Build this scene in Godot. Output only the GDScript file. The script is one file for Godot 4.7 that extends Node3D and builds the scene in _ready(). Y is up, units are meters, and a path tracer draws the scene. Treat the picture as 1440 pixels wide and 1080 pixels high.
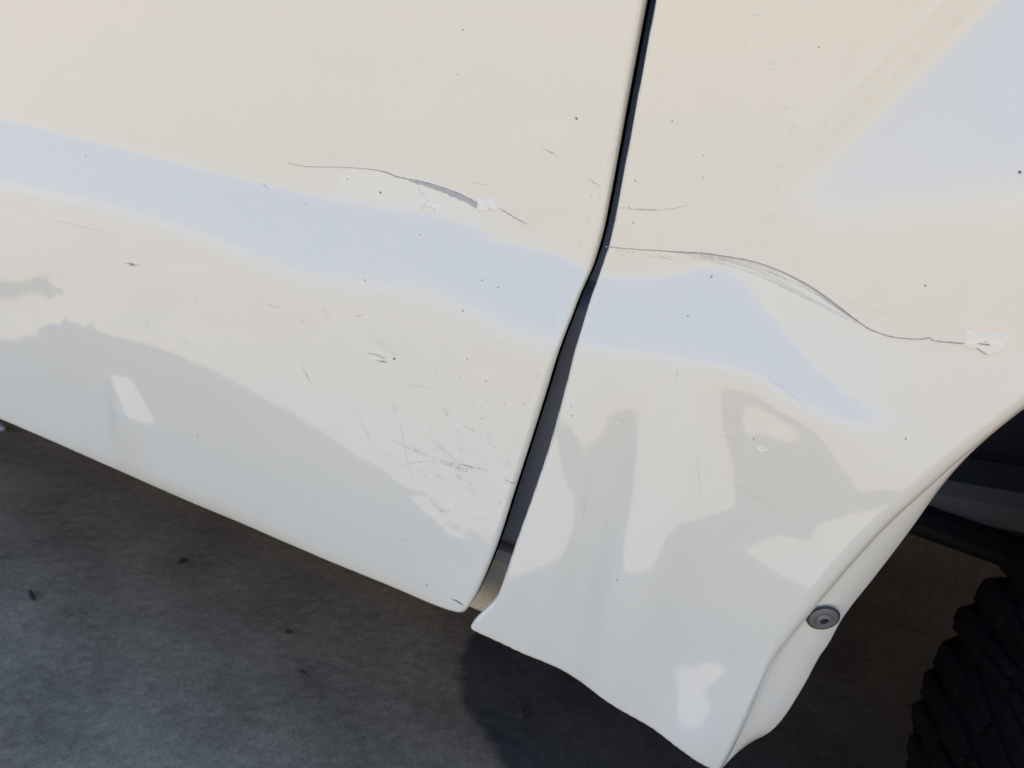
extends Node3D
# A close-up of a dented white car: the front door, the front fender and the wheel arch, with the ground below.
# x runs along the car towards its front, y is up, z points out of the car's side. The side of the car is z = 0.

var paint: StandardMaterial3D
var M := {}
var car: Node3D
var door_field: Field
var fender_field: Field
var rng := RandomNumberGenerator.new()

# ------------------------------------------------------------------ relief of the pressed sheet metal
class Field:
	var x0: float
	var y0: float
	var nx: int
	var ny: int
	var h: float
	var z := PackedFloat32Array()
	var gx := PackedFloat32Array()
	var gy := PackedFloat32Array()
	func setup(xa: float, xb: float, ya: float, yb: float, step: float) -> void:
		x0 = xa; y0 = ya; h = step
		nx = int((xb - xa) / step) + 1
		ny = int((yb - ya) / step) + 1
		z.resize(nx * ny)
	func slopes() -> void:
		gx.resize(nx * ny); gy.resize(nx * ny)
		for j in ny:
			for i in nx:
				var ia := maxi(i - 1, 0); var ib := mini(i + 1, nx - 1)
				var ja := maxi(j - 1, 0); var jb := mini(j + 1, ny - 1)
				gx[j * nx + i] = (z[j * nx + ib] - z[j * nx + ia]) / ((ib - ia) * h)
				gy[j * nx + i] = (z[jb * nx + i] - z[ja * nx + i]) / ((jb - ja) * h)
	func read(a: PackedFloat32Array, x: float, y: float) -> float:
		var u := clampf((x - x0) / h, 0.0, nx - 1.001)
		var v := clampf((y - y0) / h, 0.0, ny - 1.001)
		var i := int(u); var j := int(v)
		u -= i; v -= j
		var k := j * nx + i
		return (a[k] * (1.0 - u) + a[k + 1] * u) * (1.0 - v) + (a[k + nx] * (1.0 - u) + a[k + nx + 1] * u) * v
	func at(x: float, y: float) -> float:
		return read(z, x, y)
	func point(p: Vector2, lift := 0.0) -> Vector3:
		return Vector3(p.x, p.y, read(z, p.x, p.y) + lift)
	func normal(p: Vector2) -> Vector3:
		return Vector3(-read(gx, p.x, p.y), -read(gy, p.x, p.y), 1.0).normalized()

func sm(t: float) -> float:
	t = clampf(t, 0.0, 1.0)
	return t * t * (3.0 - 2.0 * t)

func curve(pts: PackedVector2Array, x: float) -> float:        # smooth curve y(x) through points sorted by x
	var n := pts.size()
	var i := 0
	while i < n - 2 and pts[i + 1].x < x:
		i += 1
	var a := pts[i]; var b := pts[i + 1]
	var ma: float = (b.y - a.y) / (b.x - a.x) if i == 0 else (b.y - pts[i - 1].y) / (b.x - pts[i - 1].x)
	var mb: float = (b.y - a.y) / (b.x - a.x) if i == n - 2 else (pts[i + 2].y - a.y) / (pts[i + 2].x - a.x)
	var w := b.x - a.x
	var t := clampf((x - a.x) / w, 0.0, 1.0)
	var t2 := t * t; var t3 := t2 * t
	return (2 * t3 - 3 * t2 + 1) * a.y + (t3 - 2 * t2 + t) * w * ma + (3 * t2 - 2 * t3) * b.y + (t3 - t2) * w * mb

func steps(xs: PackedFloat32Array, ys: PackedFloat32Array, x: float) -> float:
	var i := 0
	while i < xs.size() - 2 and xs[i + 1] < x:
		i += 1
	return lerpf(ys[i], ys[i + 1], sm((x - xs[i]) / (xs[i + 1] - xs[i])))

func inside_by(poly: PackedVector2Array, p: Vector2) -> float:   # distance to the outline, positive inside
	var best := 1e9
	var odd := false
	var n := poly.size()
	var a := poly[n - 1]
	for k in n:
		var b := poly[k]
		var e := b - a
		var q := p - a
		var t := clampf(q.dot(e) / e.dot(e), 0.0, 1.0)
		best = minf(best, (q - e * t).length_squared())
		if (a.y > p.y) != (b.y > p.y) and p.x < (b.x - a.x) * (p.y - a.y) / (b.y - a.y) + a.x:
			odd = not odd
		a = b
	return sqrt(best) if odd else -sqrt(best)

func swell(base: float, p: Vector2, hollows: Array, rises: Array) -> float:   # dents and swellings in the lower metal
	var s := -1e9
	for g in hollows:
		s = maxf(s, inside_by(g, p))
	s = -s
	for g in rises:
		s = maxf(s, inside_by(g, p))
	var t := 27.495 + -0.129 * p.x + -47.632 * p.y + 0.298 * p.x * p.y + 0.062 * p.x * p.x + -26.976 * p.y * p.y
	var lo: float = minf(150.0 * s, 3.0) if s > 0.0 else 500.0 * s
	var hi: float = 500.0 * s if s > 0.0 else maxf(150.0 * s, -3.0)
	return t + clampf(base - t, lo, hi)

var door_top := PackedVector2Array([Vector2(-0.6933, 0.6054), Vector2(-0.4981, 0.6033), Vector2(-0.3655, 0.6005), Vector2(-0.2492, 0.5981), Vector2(-0.1465, 0.5970), Vector2(-0.0775, 0.6007), Vector2(-0.0503, 0.5998), Vector2(-0.0285, 0.5942), Vector2(0.0069, 0.5950), Vector2(0.0418, 0.5897), Vector2(0.0748, 0.5871)])
var door_low := PackedVector2Array([Vector2(-0.7112, 0.5398), Vector2(-0.5069, 0.5463), Vector2(-0.3772, 0.5505), Vector2(-0.2635, 0.5470), Vector2(-0.1749, 0.5384), Vector2(-0.1189, 0.5441), Vector2(-0.0724, 0.5495), Vector2(-0.0385, 0.5454), Vector2(-0.0053, 0.5385), Vector2(0.0259, 0.5366), Vector2(0.0651, 0.5382)])
var door_fold := PackedVector2Array([Vector2(-0.2096, 0.6154), Vector2(-0.1905, 0.6161), Vector2(-0.1598, 0.6187), Vector2(-0.1246, 0.6227), Vector2(-0.0963, 0.6232), Vector2(-0.0742, 0.6219), Vector2(-0.0526, 0.6193), Vector2(-0.0363, 0.6140), Vector2(-0.0050, 0.6082)])
var fender_top := PackedVector2Array([Vector2(0.0084, 0.5852), Vector2(0.0512, 0.5895), Vector2(0.0863, 0.5968), Vector2(0.1079, 0.6081), Vector2(0.1335, 0.6144), Vector2(0.1580, 0.6123), Vector2(0.1793, 0.6048), Vector2(0.1966, 0.5966), Vector2(0.2209, 0.5891), Vector2(0.2451, 0.5918), Vector2(0.2980, 0.6038)])
var fender_mid := PackedVector2Array([Vector2(0.0092, 0.5797), Vector2(0.0519, 0.5856), Vector2(0.0870, 0.5935), Vector2(0.1089, 0.6036), Vector2(0.1280, 0.6027), Vector2(0.1520, 0.5878), Vector2(0.1763, 0.5702), Vector2(0.1994, 0.5569), Vector2(0.2326, 0.5470), Vector2(0.2579, 0.5483), Vector2(0.3145, 0.5536)])
var fender_low := PackedVector2Array([Vector2(-0.0151, 0.5320), Vector2(0.0357, 0.5387), Vector2(0.0734, 0.5452), Vector2(0.1179, 0.5510), Vector2(0.1522, 0.5517), Vector2(0.1793, 0.5422), Vector2(0.2046, 0.5371), Vector2(0.2274, 0.5387), Vector2(0.2598, 0.5419), Vector2(0.3148, 0.5525)])
var door_hollows := [PackedVector2Array([Vector2(-0.8937, 0.3497), Vector2(-0.6351, 0.3959), Vector2(-0.5277, 0.4115), Vector2(-0.4485, 0.4333), Vector2(-0.3856, 0.4437), Vector2(-0.3033, 0.4456), Vector2(-0.2423, 0.4371), Vector2(-0.1775, 0.4280), Vector2(-0.1361, 0.4193), Vector2(-0.1027, 0.4117), Vector2(-0.0571, 0.3968), Vector2(-0.0247, 0.3810), Vector2(0.0043, 0.3858), Vector2(0.0281, 0.2972), Vector2(-0.0028, 0.1339), Vector2(-0.5734, 0.1159), Vector2(-0.9944, 0.0547)]), PackedVector2Array([Vector2(-0.7434, 0.4220), Vector2(-0.5186, 0.4708), Vector2(-0.4607, 0.4846), Vector2(-0.3943, 0.4928), Vector2(-0.4349, 0.4755), Vector2(-0.4222, 0.4706), Vector2(-0.4653, 0.4474), Vector2(-0.5260, 0.4225), Vector2(-0.7564, 0.3742)])]
var door_rises := [PackedVector2Array([Vector2(-0.3728, 0.4072), Vector2(-0.3497, 0.4103), Vector2(-0.3262, 0.3785), Vector2(-0.3602, 0.3766)])]
var fender_hollows := [PackedVector2Array([Vector2(-0.0240, 0.3207), Vector2(0.0197, 0.3581), Vector2(0.0595, 0.3922), Vector2(0.0678, 0.4129), Vector2(0.0599, 0.4381), Vector2(0.0424, 0.4650), Vector2(0.0357, 0.4843), Vector2(0.0437, 0.4893), Vector2(0.0612, 0.4764), Vector2(0.0690, 0.4893), Vector2(0.0712, 0.5043), Vector2(0.0875, 0.5127), Vector2(0.0861, 0.4896), Vector2(0.0814, 0.4619), Vector2(0.0821, 0.4295), Vector2(0.0859, 0.3939), Vector2(0.1105, 0.3998), Vector2(0.1255, 0.4126), Vector2(0.1330, 0.4348), Vector2(0.1478, 0.4537), Vector2(0.1609, 0.4662), Vector2(0.1551, 0.4919), Vector2(0.1438, 0.5127), Vector2(0.1358, 0.5411), Vector2(0.1540, 0.5440), Vector2(0.1803, 0.5379), Vector2(0.2020, 0.5240), Vector2(0.2205, 0.5068), Vector2(0.2270, 0.4972), Vector2(0.2653, 0.5108), Vector2(0.2920, 0.4192), Vector2(0.2503, 0.2148), Vector2(0.1574, 0.1541), Vector2(-0.0403, 0.2295)])]
var fender_rises := [PackedVector2Array([Vector2(0.1515, 0.5270), Vector2(0.1560, 0.5353), Vector2(0.1737, 0.5313), Vector2(0.1865, 0.5260), Vector2(0.1854, 0.5173), Vector2(0.1640, 0.5190), Vector2(0.1581, 0.5075)]), PackedVector2Array([Vector2(0.1732, 0.4380), Vector2(0.1880, 0.4542), Vector2(0.2084, 0.4584), Vector2(0.2099, 0.4691), Vector2(0.2232, 0.4814), Vector2(0.2517, 0.5060), Vector2(0.2578, 0.4846), Vector2(0.2365, 0.4466), Vector2(0.2128, 0.4238)]), PackedVector2Array([Vector2(0.1458, 0.3364), Vector2(0.1692, 0.3553), Vector2(0.1893, 0.3512), Vector2(0.1793, 0.3312), Vector2(0.1930, 0.3350), Vector2(0.1810, 0.3009), Vector2(0.1615, 0.2971)])]

func door_tilt(x: float, y: float, yt: float, yb: float, yc: float) -> float:
	var a := sm((yt - y) / 0.014 + 0.5)
	var b := sm((yb - y) / 0.03 + 0.5)
	var up := -2.5 - 4.5 * sm((y - yt) / 0.2)
	var lens := sm((yc - y) / 0.004 + 0.5) * sm((x - (-0.1936)) / 0.05) * sm(((-0.0050) - x) / 0.05) * (1.0 - a)
	up += lens * (7.2 - up)
	var low := 0.0
	if b > 0.001:
		low = steps(low_x, low_tilt, x)
		if y < 0.57:
			low = swell(low, Vector2(x, y), door_hollows, door_rises)
	var t := up * (1.0 - a) + a * (1.0 - b) * 19.0 + b * low
	var r := sm(1.0 - (y - 0.302) / 0.04)
	return t - 26.0 * r * r

var low_x := PackedFloat32Array([(-0.7988), (-0.5453), (-0.4216), (-0.3058), (-0.1909), (-0.1045), (-0.0622), (-0.0171), (0.0249)])
var low_tilt := PackedFloat32Array([5.0, 3.6, 0.7, -0.2, 0.6, 2.0, 2.0, 0.5, -1.0])

func fender_tilt(x: float, y: float, yt: float, ym: float, yb: float) -> float:
	var fade := 1.0 - sm((x - (0.2088)) / ((0.2579) - (0.2088)))
	var a := sm((yt - y) / 0.006 + 0.5)
	var m := sm((ym - y) / 0.012 + 0.5)
	var b := sm((yb - y) / 0.018 + 0.5)
	var up := -3.5 - 5.0 * sm((y - yt) / 0.17)
	# the flare over the wheel arch
	var p0 := Vector2(0.2178, 0.7584)
	var p1 := Vector2(0.1408, 0.6431)
	var d := p1 - p0
	var l := d.length()
	var q := Vector2(x, y) - p0
	var s := -(q.x * d.y - q.y * d.x) / l
	var t := q.dot(d) / l
	var w1 := clampf(1.0 - t / l, 0.0, 1.3)
	up += (25.0 - 16.0 * clampf(t / l, 0.0, 1.0)) * sm(s / 0.012 + 0.5) * (1.0 - sm((t - l * 0.8) / (l * 0.25))) * (1.0 - sm((s - 0.004 - 0.055 * w1) / (0.03 + 0.075 * w1)))
	var pale := 6.5 * fade + 1.0 - fade
	var blue := 19.0 * fade + 1.0 - fade
	var low := 2.2
	if b > 0.001:
		low = swell(low, Vector2(x, y), fender_hollows, fender_rises)
	return up * (1.0 - a) + a * (1.0 - m) * pale + m * (1.0 - b) * blue + b * low

func ridge_line(x: float, y: float, a: Vector2, b: Vector2, wide: float, tall: float) -> float:
	var e := b - a
	var q := Vector2(x, y) - a
	var t := q.dot(e) / e.length_squared()
	if t < -0.3 or t > 1.0:
		return 0.0
	var d := q.cross(e) / e.length()
	return tall * exp(-d * d / (wide * wide)) * sm((1.0 - t) / 0.5)

func make_field(f: Field, door: bool) -> void:
	var tops: PackedVector2Array = door_top if door else fender_top
	var mids: PackedVector2Array = door_fold if door else fender_mid
	var lows: PackedVector2Array = door_low if door else fender_low
	var wav := FastNoiseLite.new()
	wav.seed = 11 if door else 12
	wav.frequency = 14.0
	wav.fractal_octaves = 2
	var anchor := PackedFloat32Array()
	for i in f.nx:
		var x := f.x0 + i * f.h
		var yt := curve(tops, x); var ym := curve(mids, x); var yb := curve(lows, x)
		var z := 0.0
		for j in f.ny:
			var y := f.y0 + j * f.h
			var deg := door_tilt(x, y, yt, yb, ym) if door else fender_tilt(x, y, yt, ym, yb)
			z -= tan(deg_to_rad(deg)) * f.h
			f.z[j * f.nx + i] = z
		anchor.append((yt + yb) / 2.0)
	for i in f.nx:
		var v := clampf((anchor[i] - f.y0) / f.h, 0.0, f.ny - 1.001)
		var j := int(v)
		var z := lerpf(f.z[j * f.nx + i], f.z[(j + 1) * f.nx + i], v - j)
		for k in f.ny:
			f.z[k * f.nx + i] -= z
	# the lower edge is pressed straight: even out along x what the dents add up to there
	var foot := PackedFloat32Array()
	var wide := 40 if door else 8
	var j_foot := int(((0.305 if door else 0.30) - f.y0) / f.h)
	for i in f.nx:
		foot.append(f.z[j_foot * f.nx + i])
	for i in f.nx:
		var mean := 0.0
		var many := 0
		for k in range(maxi(0, i - wide), mini(f.nx, i + wide + 1)):
			mean += foot[k]; many += 1
		var off := foot[i] - mean / many
		for j in f.ny:
			var y := f.y0 + j * f.h
			if y > 0.375:
				break
			f.z[j * f.nx + i] -= off * sm((0.375 - y) / 0.063)
	for turn in 3:
		for j in f.ny:
			var before := f.z[j * f.nx]
			for i in f.nx:
				var k := j * f.nx + i
				var here := f.z[k]
				var next := f.z[k + 1] if i < f.nx - 1 else here
				f.z[k] = (before + 2.0 * here + next) / 4.0
				before = here
	for j in f.ny:
		for i in f.nx:
			var x := f.x0 + i * f.h
			var y := f.y0 + j * f.h
			var add := wav.get_noise_2d(x, y) * 0.00012
			if door:
				# the scraped, bruised patch low down beside the gap
				var q := Vector2(x, y) - Vector2(-0.0361, 0.4279)
				var w := exp(-q.length_squared() / (0.045 * 0.045))
				if w > 0.01:
					add += w * (wav.get_noise_2d(x * 3.0 + 9.0, y * 4.0) * 0.0004 + wav.get_noise_2d(x * 9.0, y * 11.0 + 4.0) * 0.00006)
			else:
				add += ridge_line(x, y, Vector2(0.1967, 0.7565), Vector2(0.1124, 0.6357), 0.0024, 0.0008)
				add += ridge_line(x, y, Vector2(0.2045, 0.7535), Vector2(0.1298, 0.6482), 0.0022, 0.0006)
			f.z[j * f.nx + i] += add
	f.slopes()

# ------------------------------------------------------------------ tools
func numbered(called: String, parent: Node) -> String:
	if not parent.has_node(called):
		return called
	var k := 1
	while parent.has_node("%s_%03d" % [called, k]):
		k += 1
	return "%s_%03d" % [called, k]

func put(called: String, mesh: Mesh, material: Material, parent: Node) -> MeshInstance3D:
	var o := MeshInstance3D.new()
	o.name = numbered(called, parent)
	o.mesh = mesh
	if material:
		o.material_override = material
	parent.add_child(o, true)
	return o

func mat(color: Color, rough: float, specular := 0.5) -> StandardMaterial3D:
	var m := StandardMaterial3D.new()
	m.albedo_color = color.linear_to_srgb()
	m.roughness = rough
	m.metallic_specular = specular
	return m

func mesh_of(v: PackedVector3Array, n: PackedVector3Array, uv: PackedVector2Array, ix: PackedInt32Array, colors := PackedColorArray()) -> ArrayMesh:
	var a := []
	a.resize(Mesh.ARRAY_MAX)
	a[Mesh.ARRAY_VERTEX] = v
	if n.size():
		a[Mesh.ARRAY_NORMAL] = n
	if uv.size():
		a[Mesh.ARRAY_TEX_UV] = uv
	if colors.size():
		a[Mesh.ARRAY_COLOR] = colors
	a[Mesh.ARRAY_INDEX] = ix
	var m := ArrayMesh.new()
	m.add_surface_from_arrays(Mesh.PRIMITIVE_TRIANGLES, a)
	return m

func loft(rows: Array, closed := false, flat := false) -> ArrayMesh:      # rows of points, each row as long as the others
	var st := SurfaceTool.new()
	st.begin(Mesh.PRIMITIVE_TRIANGLES)
	st.set_smooth_group(-1 if flat else 0)
	for r in rows.size() - 1:
		var a: PackedVector3Array = rows[r]
		var b: PackedVector3Array = rows[r + 1]
		var n := a.size()
		for i in (n if closed else n - 1):
			var j := (i + 1) % n
			for p in [a[i], b[i], b[j], a[i], b[j], a[j]]:
				st.add_vertex(p)
	st.generate_normals()
	return st.commit()

func box_into(st: SurfaceTool, c: Vector3, s: Vector3, chamfer: float, turn := Basis.IDENTITY) -> void:
	var h := s / 2.0
	var pts := []
	for k in 8:
		var sg := Vector3(1 if k & 1 else -1, 1 if k & 2 else -1, 1 if k & 4 else -1)
		for ax in 3:
			var q := sg * h
			for o in 3:
				if o != ax:
					q[o] -= sg[o] * chamfer
			pts.append(q)
	var faces := []
	for ax in 3:
		var u := 1 << ((ax + 1) % 3)
		var w := 1 << ((ax + 2) % 3)
		for side in 2:
			var b := (1 << ax) * side
			faces.append([b * 3 + ax, (b + u) * 3 + ax, (b + u + w) * 3 + ax, (b + w) * 3 + ax])
		for cu in 2:
			for cw in 2:
				var b := u * cu + w * cw
				var a1 := (ax + 1) % 3
				var a2 := (ax + 2) % 3
				var e := b + (1 << ax)
				faces.append([b * 3 + a1, e * 3 + a1, e * 3 + a2, b * 3 + a2])
	for k in 8:
		faces.append([k * 3, k * 3 + 1, k * 3 + 2])
	for f in faces:
		var mid := Vector3.ZERO
		for i in f:
			mid += pts[i]
		var order: Array = f.duplicate()
		var nn: Vector3 = (pts[f[1]] - pts[f[0]]).cross(pts[f[2]] - pts[f[0]])
		if nn.dot(mid) > 0.0:
			order.reverse()
		for i in range(1, order.size() - 1):
			for k in [order[0], order[i], order[i + 1]]:
				st.add_vertex(turn * pts[k] + c)

func box(c: Vector3, s: Vector3, chamfer: float, turn := Basis.IDENTITY) -> ArrayMesh:
	var st := SurfaceTool.new()
	st.begin(Mesh.PRIMITIVE_TRIANGLES)
	st.set_smooth_group(-1)
	box_into(st, c, s, chamfer, turn)
	st.generate_normals()
	return st.commit()

func resampled(line: PackedVector2Array, gap: float, closed: bool) -> PackedVector2Array:
	var out := PackedVector2Array()
	var n := line.size()
	for i in (n if closed else n - 1):
		var a := line[i]; var b := line[(i + 1) % n]
		var k := maxi(1, int(ceil(a.distance_to(b) / gap)))
		for t in k:
			out.append(a.lerp(b, float(t) / k))
	if not closed:
		out.append(line[n - 1])
	return out

func rounded(line: PackedVector2Array, turns := 2) -> PackedVector2Array:       # Chaikin on an open line
	for t in turns:
		var out := PackedVector2Array([line[0]])
		for i in line.size() - 1:
			out.append(line[i].lerp(line[i + 1], 0.25))
			out.append(line[i].lerp(line[i + 1], 0.75))
		out.append(line[line.size() - 1])
		line = out
	return line

func spread(a: float, b: float, step: float, lo: float, hi: float, coarse: float) -> PackedFloat32Array:
	var out := PackedFloat32Array()
	var x := a
	while x < b - 1e-6:
		out.append(x)
		x += step if x >= lo and x < hi else coarse
	out.append(b)
	return out

# a sheet-metal panel: the field cut along an outline, its edge rolled back by `roll`, with a return flange
func panel(f: Field, outline: PackedVector2Array, xs: PackedFloat32Array, ys: PackedFloat32Array, roll: float, uv_from: Vector2, uv_size: Vector2, plain_from := 100000, plain_to := 100000) -> ArrayMesh:
	plain = Vector2i(plain_from, plain_to)
	var nx := xs.size(); var ny := ys.size()
	var n := outline.size()
	var touched := {}
	for k in n:
		var a := outline[k]; var b := outline[(k + 1) % n]
		var parts := maxi(1, int(a.distance_to(b) / 0.0004))
		var last := -1
		for t in parts + 1:
			var p := a.lerp(b, float(t) / parts)
			var i := clampi(xs.bsearch(p.x, false) - 1, 0, nx - 2)
			var j := clampi(ys.bsearch(p.y, false) - 1, 0, ny - 2)
			var c := j * (nx - 1) + i
			if c != last:
				if not touched.has(c):
					touched[c] = true
				last = c
	# distance to the outline near it
	var near := {}
	var reach := roll * 1.3
	for k in n:
		var a := outline[k]; var b := outline[(k + 1) % n]
		var e := b - a
		var i0 := clampi(xs.bsearch(minf(a.x, b.x) - reach) - 1, 0, nx - 1); var i1 := clampi(xs.bsearch(maxf(a.x, b.x) + reach) + 1, 0, nx - 1)
		var j0 := clampi(ys.bsearch(minf(a.y, b.y) - reach) - 1, 0, ny - 1); var j1 := clampi(ys.bsearch(maxf(a.y, b.y) + reach) + 1, 0, ny - 1)
		for j in range(j0, j1 + 1):
			for i in range(i0, i1 + 1):
				var q := Vector2(xs[i], ys[j]) - a
				var d := (q - e * clampf(q.dot(e) / e.length_squared(), 0.0, 1.0)).length()
				if d < reach:
					var id := j * nx + i
					if not near.has(id) or near[id] > d:
						near[id] = d
	var v := PackedVector3Array()
	var nn := PackedVector3Array()
	var uv := PackedVector2Array()
	var ix := PackedInt32Array()
	var index := PackedInt32Array()
	index.resize(nx * ny)
	index.fill(-1)
	var odd := PackedByteArray()
	odd.resize(nx * ny)
	for j in ny:
		var cuts := PackedFloat32Array()
		for k in n:
			var a := outline[k]; var b := outline[(k + 1) % n]
			if (a.y > ys[j]) != (b.y > ys[j]):
				cuts.append((b.x - a.x) * (ys[j] - a.y) / (b.y - a.y) + a.x)
		cuts.sort()
		var c := 0
		for i in nx:
			while c < cuts.size() and cuts[c] < xs[i]:
				c += 1
			odd[j * nx + i] = c % 2
	for j in ny - 1:
		for i in nx - 1:
			var cell := j * (nx - 1) + i
			if touched.has(cell):
				var square := PackedVector2Array([Vector2(xs[i], ys[j]), Vector2(xs[i + 1], ys[j]), Vector2(xs[i + 1], ys[j + 1]), Vector2(xs[i], ys[j + 1])])
				for piece in Geometry2D.intersect_polygons(square, outline):
					var tri := Geometry2D.triangulate_polygon(piece)
					var from := v.size()
					for p in piece:
						var d := absf(inside_by_near(outline, p))
						add_point(f, p, d, roll, outline, v, nn, uv, uv_from, uv_size)
					for t in range(0, tri.size(), 3):
						var o0 := from + tri[t]; var o1 := from + tri[t + 1]; var o2 := from + tri[t + 2]
						var cr := (v[o1] - v[o0]).cross(v[o2] - v[o0]).z
						if cr > 0.0:
							ix.append_array([o0, o2, o1])
						else:
							ix.append_array([o0, o1, o2])
			elif odd[j * nx + i]:
				var c := [0, 0, 0, 0]
				for k in 4:
					var id: int = (j + (1 if k > 1 else 0)) * nx + i + (1 if k == 1 or k == 2 else 0)
					if index[id] < 0:
						index[id] = v.size()
						var p := Vector2(xs[id % nx], ys[id / nx])
						add_point(f, p, near.get(id, 1.0), roll, outline, v, nn, uv, uv_from, uv_size)
					c[k] = index[id]
				ix.append_array([c[0], c[2], c[1], c[0], c[3], c[2]])
	# return flange along the whole outline
	var from := v.size()
	for k in n:
		var p := outline[k]
		var t := (outline[(k + 1) % n] - outline[(k + n - 1) % n]).normalized()
		var out := Vector2(t.y, -t.x)
		var deep := 0.0 if k >= plain.x and k <= plain.y else 1.0
		for r in 2:
			v.append(f.point(p - out * 0.001 * r, -(roll + 0.009 * r) * deep - (1.0 - deep) * 0.0006 * (r + 1)))
			nn.append(Vector3(out.x, out.y, 0.15))
			uv.append(Vector2((p.x - uv_from.x) / uv_size.x, 1.0 - (p.y - uv_from.y) / uv_size.y))
	for k in n:
		var a := from + k * 2; var b := from + ((k + 1) % n) * 2
		ix.append_array([a, a + 1, b, b, a + 1, b + 1])
	return mesh_of(v, nn, uv, ix)

var edge_at := 0
var plain := Vector2i(100000, 100000)      # the stretch of outline that runs on into the wheel arch lip instead of being rolled
func inside_by_near(outline: PackedVector2Array, p: Vector2) -> float:     # distance to an outline, and where
	var best := 1e9
	var n := outline.size()
	for k in n:
		var a := outline[k]
		if absf(a.x - p.x) > 0.03 and absf(a.y - p.y) > 0.03 and a.distance_to(outline[(k + 1) % n]) < 0.02:
			continue
		var e := outline[(k + 1) % n] - a
		var q := p - a
		var d := (q - e * clampf(q.dot(e) / e.length_squared(), 0.0, 1.0)).length_squared()
		if d < best:
			best = d
			edge_at = k
	return sqrt(best)

func add_point(f: Field, p: Vector2, d: float, roll: float, outline: PackedVector2Array, v: PackedVector3Array, nn: PackedVector3Array, uv: PackedVector2Array, uv_from: Vector2, uv_size: Vector2) -> void:
	var z := f.at(p.x, p.y)
	var no := f.normal(p)
	if d < roll:
		d = inside_by_near(outline, p)
		var c := clampf(1.0 - d / roll, 0.0, 0.999)
		if edge_at >= plain.x and edge_at < plain.y:
			c = 0.0
		z -= roll * (1.0 - sqrt(1.0 - c * c))
		var e := outline[(edge_at + 1) % outline.size()] - outline[edge_at]
		var out := Vector2(e.y, -e.x).normalized()
		var lean := c / sqrt(1.0 - c * c + 0.02)
		no = Vector3(no.x / no.z + out.x * lean, no.y / no.z + out.y * lean, 1.0).normalized()
	v.append(Vector3(p.x, p.y, z))
	nn.append(no)
	uv.append(Vector2((p.x - uv_from.x) / uv_size.x, 1.0 - (p.y - uv_from.y) / uv_size.y))

# ------------------------------------------------------------------ marks in the paint (colour only)
class PaintCoat:
	var img: Image
	var from: Vector2
	var size: Vector2
	var base: Color
	func px(p: Vector2) -> Vector2:
		return Vector2((p.x - from.x) / size.x * img.get_width(), (1.0 - (p.y - from.y) / size.y) * img.get_height())
	func dab(c: Vector2, r: float, color: Color, strength: float) -> void:    # soft round dab, in pixels
		for y in range(maxi(0, int(c.y - r - 1)), mini(img.get_height(), int(c.y + r + 2))):
			for x in range(maxi(0, int(c.x - r - 1)), mini(img.get_width(), int(c.x + r + 2))):
				var k := clampf(r * 0.9 + 0.5 - Vector2(x + 0.5, y + 0.5).distance_to(c), 0.0, 1.0) * strength
				if k > 0.0:
					img.set_pixel(x, y, img.get_pixel(x, y).lerp(color, k))

func scratch(s: PaintCoat, line: PackedVector2Array, width: float, color: Color, strength: float, ragged := 0.5) -> void:
	line = resampled(rounded(line), 0.0004, false)
	var n := line.size()
	var shiver := FastNoiseLite.new()
	shiver.seed = n + int(line[0].x * 9000.0)
	shiver.frequency = 0.06
	for k in n:
		var t := float(k) / maxf(n - 1, 1)
		var w := width * (0.35 + 0.65 * sin(PI * t)) * (1.0 + ragged * shiver.get_noise_1d(k * 3.0))
		var st := 0.5 * strength * clampf(0.6 + ragged * 1.6 * shiver.get_noise_1d(k * 1.7 + 400.0), 0.0, 1.0)
		var p := line[k] + Vector2(shiver.get_noise_1d(k + 900.0), shiver.get_noise_1d(k + 1900.0)) * 0.0006 * ragged
		s.dab(s.px(p), w, color, st)

func speck(s: PaintCoat, p: Vector2, size: float, color: Color, strength: float) -> void:
	for k in 3:
		s.dab(s.px(p) + Vector2(rng.randf_range(-0.6, 0.6), rng.randf_range(-0.6, 0.6)) * size, size * rng.randf_range(0.5, 0.9), color, strength)

func make_skin(from: Vector2, size: Vector2, w: int, h: int, tones_seed: int) -> PaintCoat:
	var s := PaintCoat.new()
	s.from = from; s.size = size
	s.base = Color(0.805, 0.785, 0.635).linear_to_srgb()
	s.img = Image.create(w, h, false, Image.FORMAT_RGB8)
	s.img.fill(s.base)
	rng.seed = tones_seed
	# fine road dust and stone-chip specks
	for k in 90:
		var p := from + Vector2(rng.randf(), rng.randf()) * size
		var g := rng.randf_range(0.25, 0.55)
		speck(s, p, rng.randf_range(0.4, 0.95), Color(g, g * 0.97, g * 0.92), rng.randf_range(0.08, 0.34))
	for k in 22:
		var p := from + Vector2(rng.randf(), rng.randf()) * size
		var d := Vector2(rng.randf_range(-1, 1), rng.randf_range(-0.5, 0.5)) * 0.012
		scratch(s, PackedVector2Array([p, p + d * 0.5 + Vector2(0, 0.0006), p + d]), 0.6, Color(0.62, 0.6, 0.57), 0.22)
	return s

func skin_material(s: PaintCoat) -> StandardMaterial3D:
	var m: StandardMaterial3D = paint.duplicate()
	m.albedo_color = Color.WHITE
	s.img.generate_mipmaps()
	m.albedo_texture = ImageTexture.create_from_image(s.img)
	return m

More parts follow.
